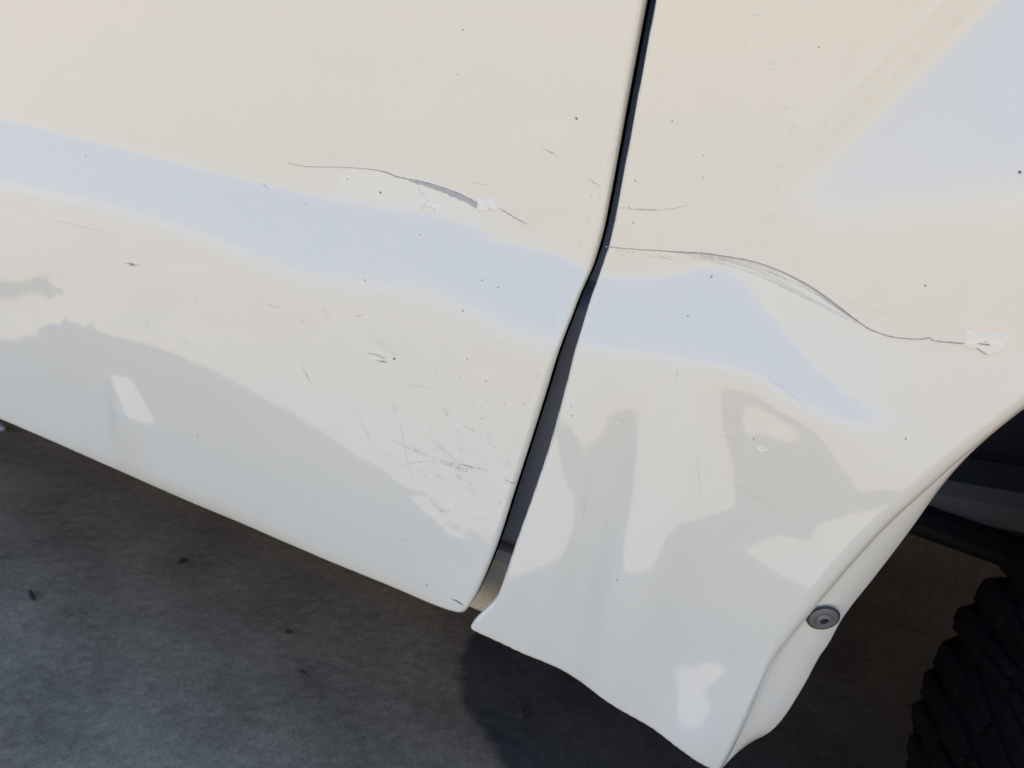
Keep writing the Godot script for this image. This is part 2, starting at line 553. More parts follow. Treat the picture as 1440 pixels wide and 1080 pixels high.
# ------------------------------------------------------------------ small raised or scored pieces on the metal
func ribbon(f: Field, line: PackedVector2Array, widths: PackedFloat32Array, lift: float) -> ArrayMesh:
	var rows := [PackedVector3Array(), PackedVector3Array(), PackedVector3Array(), PackedVector3Array()]
	var n := line.size()
	var along := PackedFloat32Array([0.0])
	for i in n - 1:
		along.append(along[i] + line[i].distance_to(line[i + 1]))
	var k := 0
	var steps_n := int(along[n - 1] / 0.0012) + 2
	for s in steps_n:
		var d := along[n - 1] * s / (steps_n - 1)
		while k < n - 2 and along[k + 1] < d:
			k += 1
		var t := clampf((d - along[k]) / (along[k + 1] - along[k]), 0.0, 1.0)
		var a := line[maxi(k - 1, 0)]; var b := line[k]; var c := line[k + 1]; var e := line[mini(k + 2, n - 1)]
		var p := b.cubic_interpolate(c, a, e, t)
		var dir := (c - b).normalized()
		var nor := Vector2(-dir.y, dir.x)
		var w := lerpf(widths[k], widths[k + 1], t) * rng.randf_range(0.45, 1.05)
		var off := nor * rng.randf_range(-0.12, 0.12) * w
		rows[0].append(f.point(p + off + nor * w * 0.5, 0.00005))
		rows[1].append(f.point(p + off + nor * w * 0.2, lift))
		rows[2].append(f.point(p + off - nor * w * 0.3, lift * 0.6))
		rows[3].append(f.point(p + off - nor * w * 0.5, 0.00005))
	return loft(rows)

func flake(f: Field, outline: PackedVector2Array, tall: float, rough_seed: int) -> ArrayMesh:     # a lump of cracked filler or lifted paint
	var mid := Vector2.ZERO
	for p in outline:
		mid += p / outline.size()
	var bump := FastNoiseLite.new()
	bump.seed = rough_seed
	bump.frequency = 260.0
	outline = resampled(outline, 0.0012, true)
	var rows := []
	for r: float in [1.0, 0.93, 0.8, 0.6, 0.35, 0.05]:
		var row := PackedVector3Array()
		for p in outline:
			var q := mid.lerp(p, r)
			if r > 0.75:
				q += Vector2(bump.get_noise_2d(p.x, p.y), bump.get_noise_2d(p.y, p.x)) * 0.0011
			var z: float = 0.00002 if r == 1.0 else tall * (0.75 + 0.75 * bump.get_noise_2d(q.x * 1.6, q.y * 1.6))
			row.append(f.point(q, maxf(z, 0.00003)))
		rows.append(row)
	return loft(rows, true)

# ------------------------------------------------------------------ the car
func outline_of(pieces: Array) -> PackedVector2Array:
	var out := PackedVector2Array()
	for p in pieces:
		for q in p:
			if out.is_empty() or out[out.size() - 1].distance_to(q) > 0.0003:
				out.append(q)
	return out

func build_door() -> void:
	var f := door_field
	var right := rounded(PackedVector2Array([Vector2(-0.0057, 0.3204), Vector2(-0.0020, 0.3267), Vector2(0.0041, 0.3452), Vector2(0.0121, 0.3872), Vector2(0.0159, 0.4230), Vector2(0.0232, 0.4765), Vector2(0.0290, 0.5162), Vector2(0.0342, 0.5550), Vector2(0.0359, 0.5721), Vector2(0.0394, 0.5887), Vector2(0.0428, 0.6113), Vector2(0.0439, 0.6370), Vector2(0.0459, 0.6946), Vector2(0.0487, 0.7430)]))
	var bottom := rounded(PackedVector2Array([Vector2(-0.5744, 0.3227), Vector2(-0.5186, 0.3183), Vector2(-0.3019, 0.3035), Vector2(-0.1778, 0.3084), Vector2(-0.1046, 0.3110), Vector2(-0.0437, 0.3134), Vector2(-0.0145, 0.3169), Vector2(-0.0057, 0.3204)]))
	var top := right[right.size() - 1]
	var outline := outline_of([PackedVector2Array([Vector2(-1.08, bottom[0].y)]), resampled(bottom, 0.004, false), resampled(right, 0.004, false), PackedVector2Array([top + Vector2(0.024, 0.22), Vector2(-1.08, 0.965)])])
	var from := Vector2(-0.64, 0.27)
	var size := Vector2(0.72, 0.51)
	var s := make_skin(from, size, 2048, 1450, 5)
	mark_door(s)
	var xs := spread(-1.09, 0.09, 0.002, -0.66, 0.09, 0.03)
	var ys := spread(0.27, 0.98, 0.002, 0.27, 0.8, 0.03)
	var skin := skin_material(s)
	var door := put("front_door", panel(f, outline, xs, ys, 0.0045, from, size), skin, car)
	# behind the skin: the door's inner panel, dark in the gap
	put("inner_panel", box(Vector3(-0.56, 0.65, -0.035), Vector3(0.98, 0.6, 0.03), 0.006), M.primer, door)
	rng.seed = 31
	put("crack", ribbon(f, PackedVector2Array([Vector2(-0.2023, 0.6142), Vector2(-0.1848, 0.6140), Vector2(-0.1588, 0.6177), Vector2(-0.1324, 0.6206), Vector2(-0.1177, 0.6207), Vector2(-0.1087, 0.6194), Vector2(-0.0859, 0.6195), Vector2(-0.0633, 0.6174), Vector2(-0.0472, 0.6138)]), PackedFloat32Array([0.0001, 0.0006, 0.0004, 0.0005, 0.0010, 0.0009, 0.0009, 0.0008, 0.0007]), 0.0004), M.scrape, door)
	put("scuff_strip", ribbon(f, PackedVector2Array([Vector2(-0.1000, 0.6185), Vector2(-0.0857, 0.6181), Vector2(-0.0714, 0.6169), Vector2(-0.0575, 0.6147), Vector2(-0.0458, 0.6117)]), PackedFloat32Array([0.0006, 0.0030, 0.0042, 0.0050, 0.0050]), 0.00025), M.scuff, door)
	put("crack", ribbon(f, PackedVector2Array([Vector2(-0.0290, 0.6132), Vector2(-0.0217, 0.6109), Vector2(-0.0147, 0.6085), Vector2(-0.0074, 0.6067)]), PackedFloat32Array([0.0004, 0.0009, 0.0009, 0.0002]), 0.0003), M.scrape, door)
	put("paint_chip", flake(f, PackedVector2Array([Vector2(-0.0464, 0.6153), Vector2(-0.0397, 0.6189), Vector2(-0.0330, 0.6189), Vector2(-0.0292, 0.6145), Vector2(-0.0319, 0.6103), Vector2(-0.0359, 0.6113), Vector2(-0.0397, 0.6082), Vector2(-0.0451, 0.6081)]), 0.0006, 3), M.filler, door)
	put("paint_chip", flake(f, PackedVector2Array([Vector2(-0.0927, 0.6160), Vector2(-0.0847, 0.6127), Vector2(-0.0772, 0.6088), Vector2(-0.0712, 0.6066), Vector2(-0.0762, 0.6033), Vector2(-0.0832, 0.6044), Vector2(-0.0882, 0.6006), Vector2(-0.0821, 0.6079), Vector2(-0.0867, 0.6113)]), 0.0003, 4), M.filler, door)
	put("paint_chip", flake(f, PackedVector2Array([Vector2(-0.0633, 0.4528), Vector2(-0.0587, 0.4542), Vector2(-0.0523, 0.4528), Vector2(-0.0558, 0.4496), Vector2(-0.0611, 0.4496)]), 0.0006, 5), M.filler, door)

func mark_door(s: PaintCoat) -> void:
	var dark := Color(0.2, 0.2, 0.21)
	var grey := Color(0.5, 0.49, 0.47)
	var brown := Color(0.55, 0.47, 0.38)
	var pale := Color(0.93, 0.92, 0.9)
	for q in [[Vector2(-0.1213, 0.6066), 2.2], [Vector2(-0.1179, 0.5478), 1.4], [Vector2(-0.0388, 0.5446), 1.7], [Vector2(-0.0657, 0.7166), 1.3], [Vector2(0.0165, 0.6758), 2.4], [Vector2(-0.4026, 0.5861), 1.2], [Vector2(-0.1503, 0.6108), 1.3], [Vector2(-0.0833, 0.5855), 1.1], [Vector2(-0.0306, 0.5663), 1.2], [Vector2(-0.0674, 0.6905), 1.0], [Vector2(-0.1820, 0.5873), 1.0], [Vector2(-0.0185, 0.5638), 1.1]]:
		speck(s, q[0], q[1], dark, 0.8)
	for line in [[Vector2(-0.2247, 0.5955), Vector2(-0.2211, 0.5941), Vector2(-0.2160, 0.5919)], [Vector2(0.0289, 0.6424), Vector2(0.0334, 0.6407), Vector2(0.0385, 0.6381)], [Vector2(-0.0052, 0.6553), Vector2(0.0026, 0.6539), Vector2(0.0075, 0.6522)]]:
		scratch(s, PackedVector2Array(line), 1.3, grey, 0.6)
	for line in [[Vector2(-0.3505, 0.5100), Vector2(-0.3426, 0.5111), Vector2(-0.3324, 0.5115)], [Vector2(-0.3458, 0.5092), Vector2(-0.3411, 0.5102), Vector2(-0.3379, 0.5103)]]:
		scratch(s, PackedVector2Array(line), 1.8, dark, 0.7)
	# hatched scuff and two black nicks
	for k in 7:
		var o := Vector2(k * 0.0011, -k * 0.0007)
		scratch(s, PackedVector2Array([Vector2(-0.1114, 0.5095) + o * 2.0, Vector2(-0.1030, 0.5090) + o * 2.0, Vector2(-0.0922, 0.5074) + o * 1.6]), 0.8, grey, 0.4)
	scratch(s, PackedVector2Array([Vector2(-0.1101, 0.4959), Vector2(-0.1042, 0.4969), Vector2(-0.0977, 0.4970)]), 1.4, dark, 0.65)
	scratch(s, PackedVector2Array([Vector2(-0.1020, 0.4926), Vector2(-0.0967, 0.4934), Vector2(-0.0920, 0.4936)]), 1.5, dark, 0.7)
	scratch(s, PackedVector2Array([Vector2(-0.1011, 0.4961), Vector2(-0.0970, 0.4961), Vector2(-0.0935, 0.4965)]), 1.2, dark, 0.6)
	speck(s, Vector2(-0.0877, 0.4980), 3.4, dark, 0.95)
	speck(s, Vector2(-0.0885, 0.4940), 2.0, pale, 0.5)
	scratch(s, PackedVector2Array([Vector2(-0.1670, 0.4710), Vector2(-0.1627, 0.4660), Vector2(-0.1568, 0.4584)]), 1.8, brown, 0.4)
	for line in [[Vector2(-0.2751, 0.4975), Vector2(-0.2737, 0.4931)], [Vector2(-0.3318, 0.4719), Vector2(-0.3272, 0.4639), Vector2(-0.3202, 0.4564)], [Vector2(-0.2858, 0.4603), Vector2(-0.2827, 0.4563)], [Vector2(-0.2683, 0.4637), Vector2(-0.2658, 0.4583)], [Vector2(-0.2036, 0.5108), Vector2(-0.1861, 0.5106)], [Vector2(-0.1518, 0.5193), Vector2(-0.1427, 0.5151)], [Vector2(-0.1251, 0.5194), Vector2(-0.1140, 0.5242)], [Vector2(-0.1722, 0.5068), Vector2(-0.1642, 0.5032)], [Vector2(-0.2036, 0.4865), Vector2(-0.2028, 0.4833)], [Vector2(-0.1700, 0.4754), Vector2(-0.1593, 0.4743)], [Vector2(-0.4422, 0.5304), Vector2(-0.3601, 0.5315)], [Vector2(-0.0536, 0.6261), Vector2(-0.0371, 0.6259)]]:
		scratch(s, PackedVector2Array(line), 1.4, Color(0.6, 0.56, 0.5), 0.36)
	# the large scuff by the gap: dragged pale and brown streaks
	rng.seed = 77
	for k in 40:
		var c := Vector2(-0.0304, 0.4378) + Vector2(rng.randfn(0.0, 0.02), rng.randfn(0.0, 0.018))
		for d in 4:
			s.dab(s.px(c) + Vector2(rng.randf_range(-14, 14), rng.randf_range(-5, 9)), rng.randf_range(3.0, 9.0), [pale, pale, Color(0.80, 0.76, 0.69)][k % 3], rng.randf_range(0.05, 0.13))
	for k in 24:
		var c := Vector2(-0.0302, 0.4362) + Vector2(rng.randfn(0.0, 0.021), rng.randfn(0.0, 0.017))
		var l := rng.randf_range(0.003, 0.02)
		var d := Vector2(l, -l * rng.randf_range(-0.1, 0.35))
		scratch(s, PackedVector2Array([c - d, c + Vector2(0, rng.randf_range(-0.001, 0.001)), c + d]), rng.randf_range(0.8, 4.5), [pale, Color(0.72, 0.68, 0.61), pale, Color(0.68, 0.66, 0.62)][k % 4], rng.randf_range(0.06, 0.2), 0.9)
	for line in [[Vector2(-0.0452, 0.4344), Vector2(-0.0353, 0.4324), Vector2(-0.0231, 0.4352), Vector2(-0.0117, 0.4364), Vector2(0.0004, 0.4376)], [Vector2(-0.0425, 0.4313), Vector2(-0.0294, 0.4315), Vector2(-0.0170, 0.4335)], [Vector2(0.0067, 0.4353), Vector2(0.0129, 0.4340), Vector2(0.0184, 0.4330)]]:
		scratch(s, PackedVector2Array(line), 1.6, brown, 0.5, 1.0)
	for line in [[Vector2(-0.1172, 0.4535), Vector2(-0.1038, 0.4348), Vector2(-0.0907, 0.4246)], [Vector2(-0.0742, 0.4180), Vector2(-0.0630, 0.4251), Vector2(-0.0495, 0.4293)], [Vector2(-0.0146, 0.3974), Vector2(-0.0073, 0.3989), Vector2(0.0010, 0.4028)], [Vector2(-0.0791, 0.4535), Vector2(-0.0684, 0.4289), Vector2(-0.0612, 0.4134)]]:
		scratch(s, PackedVector2Array(line), 1.6, Color(0.7, 0.67, 0.62), 0.35, 0.9)
	for k in 50:
		var p := Vector2(-0.0324, 0.4508) + Vector2(rng.randfn(0.0, 0.03), rng.randfn(0.0, 0.035))
		speck(s, p, rng.randf_range(0.5, 1.5), [brown, grey, dark][k % 3], rng.randf_range(0.3, 0.7))
	scratch(s, PackedVector2Array([Vector2(-0.0159, 0.3298), Vector2(-0.0103, 0.3305), Vector2(-0.0050, 0.3289)]), 2.2, Color(0.28, 0.24, 0.2), 0.8)
	speck(s, Vector2(-0.0383, 0.3322), 2.4, grey, 0.6)
	speck(s, Vector2(-0.0499, 0.3308), 1.4, grey, 0.5)
	scratch(s, PackedVector2Array([Vector2(-0.2731, 0.3800), Vector2(-0.2715, 0.3759)]), 1.4, grey, 0.5)
	# grime along the front edge of the door
	for k in 90:
		var t := rng.randf()
		var p: Vector2 = Vector2(0.0127, 0.4543).lerp(Vector2(0.0425, 0.6599), t) + Vector2(-rng.randf_range(0.0, 0.006), 0)
		speck(s, p, rng.randf_range(0.5, 1.2), [brown, grey][k % 2], rng.randf_range(0.1, 0.4))

func build_fender() -> void:
	var f := fender_field
	var left := rounded(PackedVector2Array([Vector2(0.0557, 0.7430), Vector2(0.0536, 0.7087), Vector2(0.0513, 0.6615), Vector2(0.0501, 0.6319), Vector2(0.0490, 0.6066), Vector2(0.0453, 0.5884), Vector2(0.0434, 0.5703), Vector2(0.0423, 0.5369), Vector2(0.0381, 0.4835), Vector2(0.0306, 0.4273), Vector2(0.0255, 0.3932), Vector2(0.0210, 0.3537), Vector2(0.0183, 0.3440), Vector2(0.0131, 0.3350), Vector2(0.0051, 0.3219), Vector2(0.0033, 0.3151)]))
	var low := rounded(PackedVector2Array([Vector2(0.0033, 0.3151), Vector2(0.0053, 0.3126), Vector2(0.0208, 0.3103), Vector2(0.0488, 0.3029), Vector2(0.0750, 0.2985), Vector2(0.1019, 0.2990), Vector2(0.1347, 0.2878), Vector2(0.1619, 0.2816), Vector2(0.1833, 0.2721), Vector2(0.1922, 0.2695)]))
	var lip_a := rounded(PackedVector2Array([Vector2(0.1922, 0.2695), Vector2(0.1961, 0.2883), Vector2(0.1997, 0.3174), Vector2(0.2036, 0.3476), Vector2(0.2046, 0.3660), Vector2(0.2070, 0.3877), Vector2(0.2167, 0.4281), Vector2(0.2286, 0.4619), Vector2(0.2419, 0.4930), Vector2(0.2548, 0.5213), Vector2(0.2713, 0.5509), Vector2(0.2867, 0.5786)]))
	var over := PackedVector2Array()
	var a0 := lip_a[lip_a.size() - 1]
	var centre := Vector2(0.655, 0.36)
	var r0 := a0.distance_to(centre)
	var ang := (a0 - centre).angle()
	for k in range(1, 15):
		var w := lerpf(ang, 0.15, k / 14.0)
		over.append(centre + Vector2.from_angle(w) * lerpf(r0, 0.41, k / 14.0))
	var top := left[0]
	var lead := outline_of([resampled(left, 0.003, false), resampled(low, 0.003, false)])
	var lip := outline_of([resampled(lip_a, 0.003, false), over])
	var outline := outline_of([lead, lip, PackedVector2Array([Vector2(1.25, 0.55), Vector2(1.22, 0.9), Vector2(0.4, 0.98), top + Vector2(0.024, 0.225)])])
	var from := Vector2(-0.03, 0.24)
	var size := Vector2(0.43, 0.56)
	var s := make_skin(from, size, 1536, 2000, 6)
	mark_fender(s)
	var skin := skin_material(s)
	var xs := spread(-0.035, 1.26, 0.0018, -0.035, 0.4, 0.03)
	var ys := spread(0.235, 1.0, 0.0018, 0.235, 0.8, 0.03)
	var fender := put("front_fender", panel(f, outline, xs, ys, 0.0035, from, size, lead.size(), lead.size() + lip.size() - 2), skin, car)
	# the rolled lip of the wheel arch: a bead, a step and a flat flange
	var beads := []
	var flange := []
	for k in 5:
		beads.append(PackedVector3Array())
		flange.append(PackedVector3Array())
	var la := lip_a.duplicate()
	for p in over:
		la.append(p)
	var lb := rounded(PackedVector2Array([Vector2(0.1956, 0.2625), Vector2(0.2016, 0.2933), Vector2(0.2057, 0.3299), Vector2(0.2070, 0.3547), Vector2(0.2147, 0.3830), Vector2(0.2251, 0.4162), Vector2(0.2369, 0.4514), Vector2(0.2487, 0.4817), Vector2(0.2604, 0.5063), Vector2(0.2701, 0.5267), Vector2(0.2792, 0.5445), Vector2(0.2912, 0.5672)]))
	var lc := rounded(PackedVector2Array([Vector2(0.1977, 0.2589), Vector2(0.2087, 0.2847), Vector2(0.2230, 0.3013), Vector2(0.2311, 0.3403), Vector2(0.2349, 0.3701), Vector2(0.2382, 0.3795), Vector2(0.2404, 0.4012), Vector2(0.2529, 0.4401), Vector2(0.2626, 0.4769), Vector2(0.2691, 0.5097), Vector2(0.2792, 0.5367), Vector2(0.2936, 0.5629)]))
	for p in over:
		var inward := (centre - p).normalized()
		lb.append(p + inward * 0.012)
		lc.append(p + inward * 0.016)
	var ra := along_equal(la, 200); var rb := along_equal(lb, 200); var rc := along_equal(lc, 200)
	for i in 200:
		var a := f.point(ra[i])
		var b := f.point(rb[i], -0.0120)
		var c := f.point(rc[i], -0.0205)
		beads[0].append(a)
		beads[1].append(a.lerp(Vector3(b.x, b.y, a.z), 0.25) + Vector3(0, 0, -0.0003))
		beads[2].append(a.lerp(Vector3(b.x, b.y, a.z), 0.6) + Vector3(0, 0, -0.0020))
		beads[3].append(a.lerp(Vector3(b.x, b.y, a.z), 0.90) + Vector3(0, 0, -0.0050))
		beads[4].append(b)
		flange[0].append(b)
		flange[1].append(b.lerp(c, 0.10) + Vector3(0, 0, 0.0012))
		flange[2].append(b.lerp(c, 0.96) + Vector3(0, 0, 0.0003))
		flange[3].append(c + Vector3(0, 0, -0.0008))
		flange[4].append(c + Vector3(0.0015, -0.001, -0.011))
	put("arch_lip", loft(beads), paint, fender)
	put("lip_flange", loft(flange), paint, fender)
	rng.seed = 32
	put("crack", ribbon(f, PackedVector2Array([Vector2(0.0471, 0.6039), Vector2(0.0626, 0.6058), Vector2(0.0823, 0.6086), Vector2(0.0950, 0.6102), Vector2(0.1052, 0.6118), Vector2(0.1241, 0.6132), Vector2(0.1367, 0.6136), Vector2(0.1494, 0.6125), Vector2(0.1621, 0.6097), Vector2(0.1750, 0.6053), Vector2(0.1881, 0.5993), Vector2(0.1990, 0.5941), Vector2(0.2074, 0.5909), Vector2(0.2188, 0.5897), Vector2(0.2310, 0.5918), Vector2(0.2367, 0.5942), Vector2(0.2388, 0.5931), Vector2(0.2528, 0.5953)]), PackedFloat32Array([0.0007, 0.0005, 0.0008, 0.0011, 0.0011, 0.0008, 0.0008, 0.0007, 0.0008, 0.0009, 0.0010, 0.0011, 0.0010, 0.0009, 0.0007, 0.0010, 0.0007, 0.0010]), 0.0004), M.scrape, fender)
	put("paint_chip", flake(f, PackedVector2Array([Vector2(0.2508, 0.6009), Vector2(0.2525, 0.6041), Vector2(0.2559, 0.6030), Vector2(0.2605, 0.6026), Vector2(0.2659, 0.6044), Vector2(0.2704, 0.6051), Vector2(0.2728, 0.6018), Vector2(0.2712, 0.5962), Vector2(0.2677, 0.5925), Vector2(0.2637, 0.5922), Vector2(0.2591, 0.5938), Vector2(0.2545, 0.5930)]), 0.0007, 7), M.filler, fender)
	put("paint_chip", flake(f, PackedVector2Array([Vector2(0.1641, 0.5097), Vector2(0.1681, 0.5105), Vector2(0.1719, 0.5088), Vector2(0.1691, 0.5063), Vector2(0.1655, 0.5072)]), 0.0005, 8), M.filler, fender)
	put("paint_gouge", ribbon(f, PackedVector2Array([Vector2(0.2594, 0.5971), Vector2(0.2627, 0.5976), Vector2(0.2647, 0.5977)]), PackedFloat32Array([0.0008, 0.0022, 0.0008]), 0.0013), M.scrape, fender)
	put("paint_gouge", ribbon(f, PackedVector2Array([Vector2(0.2592, 0.5946), Vector2(0.2623, 0.5934), Vector2(0.2650, 0.5922)]), PackedFloat32Array([0.0004, 0.0016, 0.0004]), 0.0011), M.scrape, fender)
	# the screw that holds the flange to the liner
	var c := f.point(Vector2(0.2297, 0.4018), -0.0135)
	var nrm := Vector3(0.45, -0.22, 1.0).normalized()
	var turn := Basis(Quaternion(Vector3.UP, nrm))
	var washer := turned([Vector2(0.0105, -0.002), Vector2(0.0105, 0.0006), Vector2(0.0100, 0.0012), Vector2(0.0075, 0.0016), Vector2(0.0070, 0.0012), Vector2(0.0058, 0.0012)], 48)
	var head := turned([Vector2(0.0060, 0.0008), Vector2(0.0060, 0.0022), Vector2(0.0054, 0.0030), Vector2(0.0034, 0.0034), Vector2(0.0031, 0.0030), Vector2(0.0026, 0.0008), Vector2(0.0001, 0.0006)], 32)
	var wa := put("screw_washer", washer, M.steel, fender)
	wa.transform = Transform3D(turn * 0.86, c)
	var he := put("screw_head", head, M.steel, fender)
	he.transform = Transform3D(turn * 0.86, c)
	var dark := put("screw_recess", turned([Vector2(0.0030, 0.0012), Vector2(0.0029, 0.0031), Vector2(0.0012, 0.0029), Vector2(0.0001, 0.0022)], 6), M.under, fender)
	dark.transform = Transform3D(turn * 0.86, c)
	var ring := put("dirt_ring", turned([Vector2(0.0122, -0.0006), Vector2(0.0118, 0.0003), Vector2(0.0104, 0.0004)], 40), M.grit, fender)
	ring.transform = Transform3D(turn * 0.86, c)

func turned(profile: Array, around: int) -> ArrayMesh:        # lathe about y
	var rows := []
	for p in profile:
		var row := PackedVector3Array()
		for k in around:
			var w := TAU * k / around
			row.append(Vector3(cos(w) * p.x, p.y, -sin(w) * p.x))
		rows.append(row)
	return loft(rows, true, true)

func along_equal(line: PackedVector2Array, n: int) -> PackedVector2Array:
	var total := 0.0
	for i in line.size() - 1:
		total += line[i].distance_to(line[i + 1])
	var out := PackedVector2Array()
	var k := 0
	var done := 0.0
	for s in n:
		var d := total * s / (n - 1)
		while k < line.size() - 2 and done + line[k].distance_to(line[k + 1]) < d:
			done += line[k].distance_to(line[k + 1])
			k += 1
		out.append(line[k].lerp(line[k + 1], clampf((d - done) / maxf(line[k].distance_to(line[k + 1]), 1e-6), 0.0, 1.0)))
	return out

func mark_fender(s: PaintCoat) -> void:
	var dark := Color(0.2, 0.2, 0.21)
	var grey := Color(0.5, 0.49, 0.47)
	var brown := Color(0.5, 0.43, 0.36)
	var pale := Color(0.94, 0.93, 0.91)
	for q in [[Vector2(0.0756, 0.6827), 1.6], [Vector2(0.0594, 0.6467), 1.4], [Vector2(0.0621, 0.6220), 1.4], [Vector2(0.1450, 0.7292), 1.4], [Vector2(0.2265, 0.6210), 1.7], [Vector2(0.0495, 0.4948), 1.6], [Vector2(0.0474, 0.5007), 1.3], [Vector2(0.1624, 0.5135), 1.5], [Vector2(0.2410, 0.5361), 1.8], [Vector2(0.0962, 0.6674), 1.0], [Vector2(0.2511, 0.6844), 2.4], [Vector2(0.1146, 0.5998), 2.2], [Vector2(0.1074, 0.5750), 1.8], [Vector2(0.0982, 0.6549), 1.2], [Vector2(0.2102, 0.3324), 1.6], [Vector2(0.1423, 0.4351), 1.0]]:
		speck(s, q[0], q[1], dark, 0.75)
	scratch(s, PackedVector2Array([Vector2(0.0498, 0.6284), Vector2(0.0581, 0.6304), Vector2(0.0608, 0.6300)]), 1.3, grey, 0.4)
	scratch(s, PackedVector2Array([Vector2(0.0580, 0.6308), Vector2(0.0591, 0.6293)]), 1.6, dark, 0.7)
	scratch(s, PackedVector2Array([Vector2(0.0591, 0.6297), Vector2(0.0674, 0.6308), Vector2(0.0781, 0.6324)]), 1.8, Color(0.42, 0.4, 0.38), 0.75)
	scratch(s, PackedVector2Array([Vector2(0.0781, 0.6324), Vector2(0.0862, 0.6352), Vector2(0.0939, 0.6386)]), 1.4, brown, 0.5)
	# hairline strands beside the crack
	rng.seed = 41
	var spine := PackedVector2Array([Vector2(0.0950, 0.6102), Vector2(0.1053, 0.6114), Vector2(0.1242, 0.6128), Vector2(0.1368, 0.6132), Vector2(0.1495, 0.6121), Vector2(0.1622, 0.6093), Vector2(0.1751, 0.6049), Vector2(0.1882, 0.5989), Vector2(0.1991, 0.5937), Vector2(0.2074, 0.5909)])
	for k in 90:
		var o := pow(rng.randf(), 1.4) * 0.0085 - 0.0008
		var t0 := rng.randi_range(0, 6)
		var line := PackedVector2Array()
		for i in range(t0, mini(t0 + rng.randi_range(3, 5), 10)):
			line.append(spine[i] - Vector2(0.45, 0.9) * (o * sin(PI * clampf(i / 8.6, 0.0, 1.0)) + rng.randf_range(-0.0003, 0.0003)))
		scratch(s, line, rng.randf_range(0.5, 1.5), [grey, Color(0.62, 0.61, 0.59), pale, Color(0.56, 0.57, 0.58)][k % 4], rng.randf_range(0.2, 0.6), 0.45)
	for k in 26:
		var t := rng.randf()
		var p: Vector2 = Vector2(0.0490, 0.6038).lerp(Vector2(0.1117, 0.6114), t) - Vector2(0, rng.randf_range(0.0, 0.003))
		scratch(s, PackedVector2Array([p, p + Vector2(0.004, -0.0004), p + Vector2(0.009, -0.0009)]), 0.9, [grey, brown][k % 2], 0.35, 0.9)
	for k in 8:
		var p := Vector2(0.1576, 0.5557).lerp(Vector2(0.1746, 0.5488), k / 7.0)
		scratch(s, PackedVector2Array([p, p + Vector2(0.006, -0.004), p + Vector2(0.011, -0.008)]), 0.8, Color(0.6, 0.62, 0.68), 0.4)
	scratch(s, PackedVector2Array([Vector2(0.1354, 0.5095), Vector2(0.1439, 0.5092), Vector2(0.1593, 0.5086)]), 1.0, Color(0.55, 0.5, 0.45), 0.5)
	for line in [[Vector2(0.1098, 0.5448), Vector2(0.1107, 0.5368)], [Vector2(0.0784, 0.5038), Vector2(0.0808, 0.5004), Vector2(0.0846, 0.5006)], [Vector2(0.0815, 0.5016), Vector2(0.0838, 0.4993)], [Vector2(0.0944, 0.5226), Vector2(0.0943, 0.5187)], [Vector2(0.0675, 0.4390), Vector2(0.0688, 0.4251)], [Vector2(0.0849, 0.4263), Vector2(0.0868, 0.4231)], [Vector2(0.0669, 0.4307), Vector2(0.0682, 0.4200)], [Vector2(0.0467, 0.4965), Vector2(0.0502, 0.4935)], [Vector2(0.2168, 0.5971), Vector2(0.2218, 0.5964)], [Vector2(0.1663, 0.5503), Vector2(0.1721, 0.5495)], [Vector2(0.1325, 0.4935), Vector2(0.1404, 0.4656)], [Vector2(0.1425, 0.4859), Vector2(0.1889, 0.4703)]]:
		scratch(s, PackedVector2Array(line), 1.1, grey, 0.4)
	scratch(s, PackedVector2Array([Vector2(0.1870, 0.6036), Vector2(0.2046, 0.6014), Vector2(0.2209, 0.6019)]), 1.6, Color(0.82, 0.74, 0.64), 0.4)
	for k in 5:
		scratch(s, PackedVector2Array([Vector2(0.2035, 0.6952) + Vector2(k * 0.0006, k * 0.0009), Vector2(0.2100, 0.6983) + Vector2(0, k * 0.0009), Vector2(0.2164, 0.7013) + Vector2(0, k * 0.0007)]), 0.8, pale, 0.5)
	speck(s, Vector2(0.1014, 0.3935), 2.6, grey, 0.5)
	for k in 50:
		var t := rng.randf()
		var p: Vector2 = Vector2(0.0199, 0.3169).lerp(Vector2(0.1359, 0.2945), t) + Vector2(rng.randf_range(-0.002, 0.004), rng.randf_range(0.002, 0.012))
		speck(s, p, rng.randf_range(0.5, 1.4), [brown, grey][k % 2], rng.randf_range(0.08, 0.3))

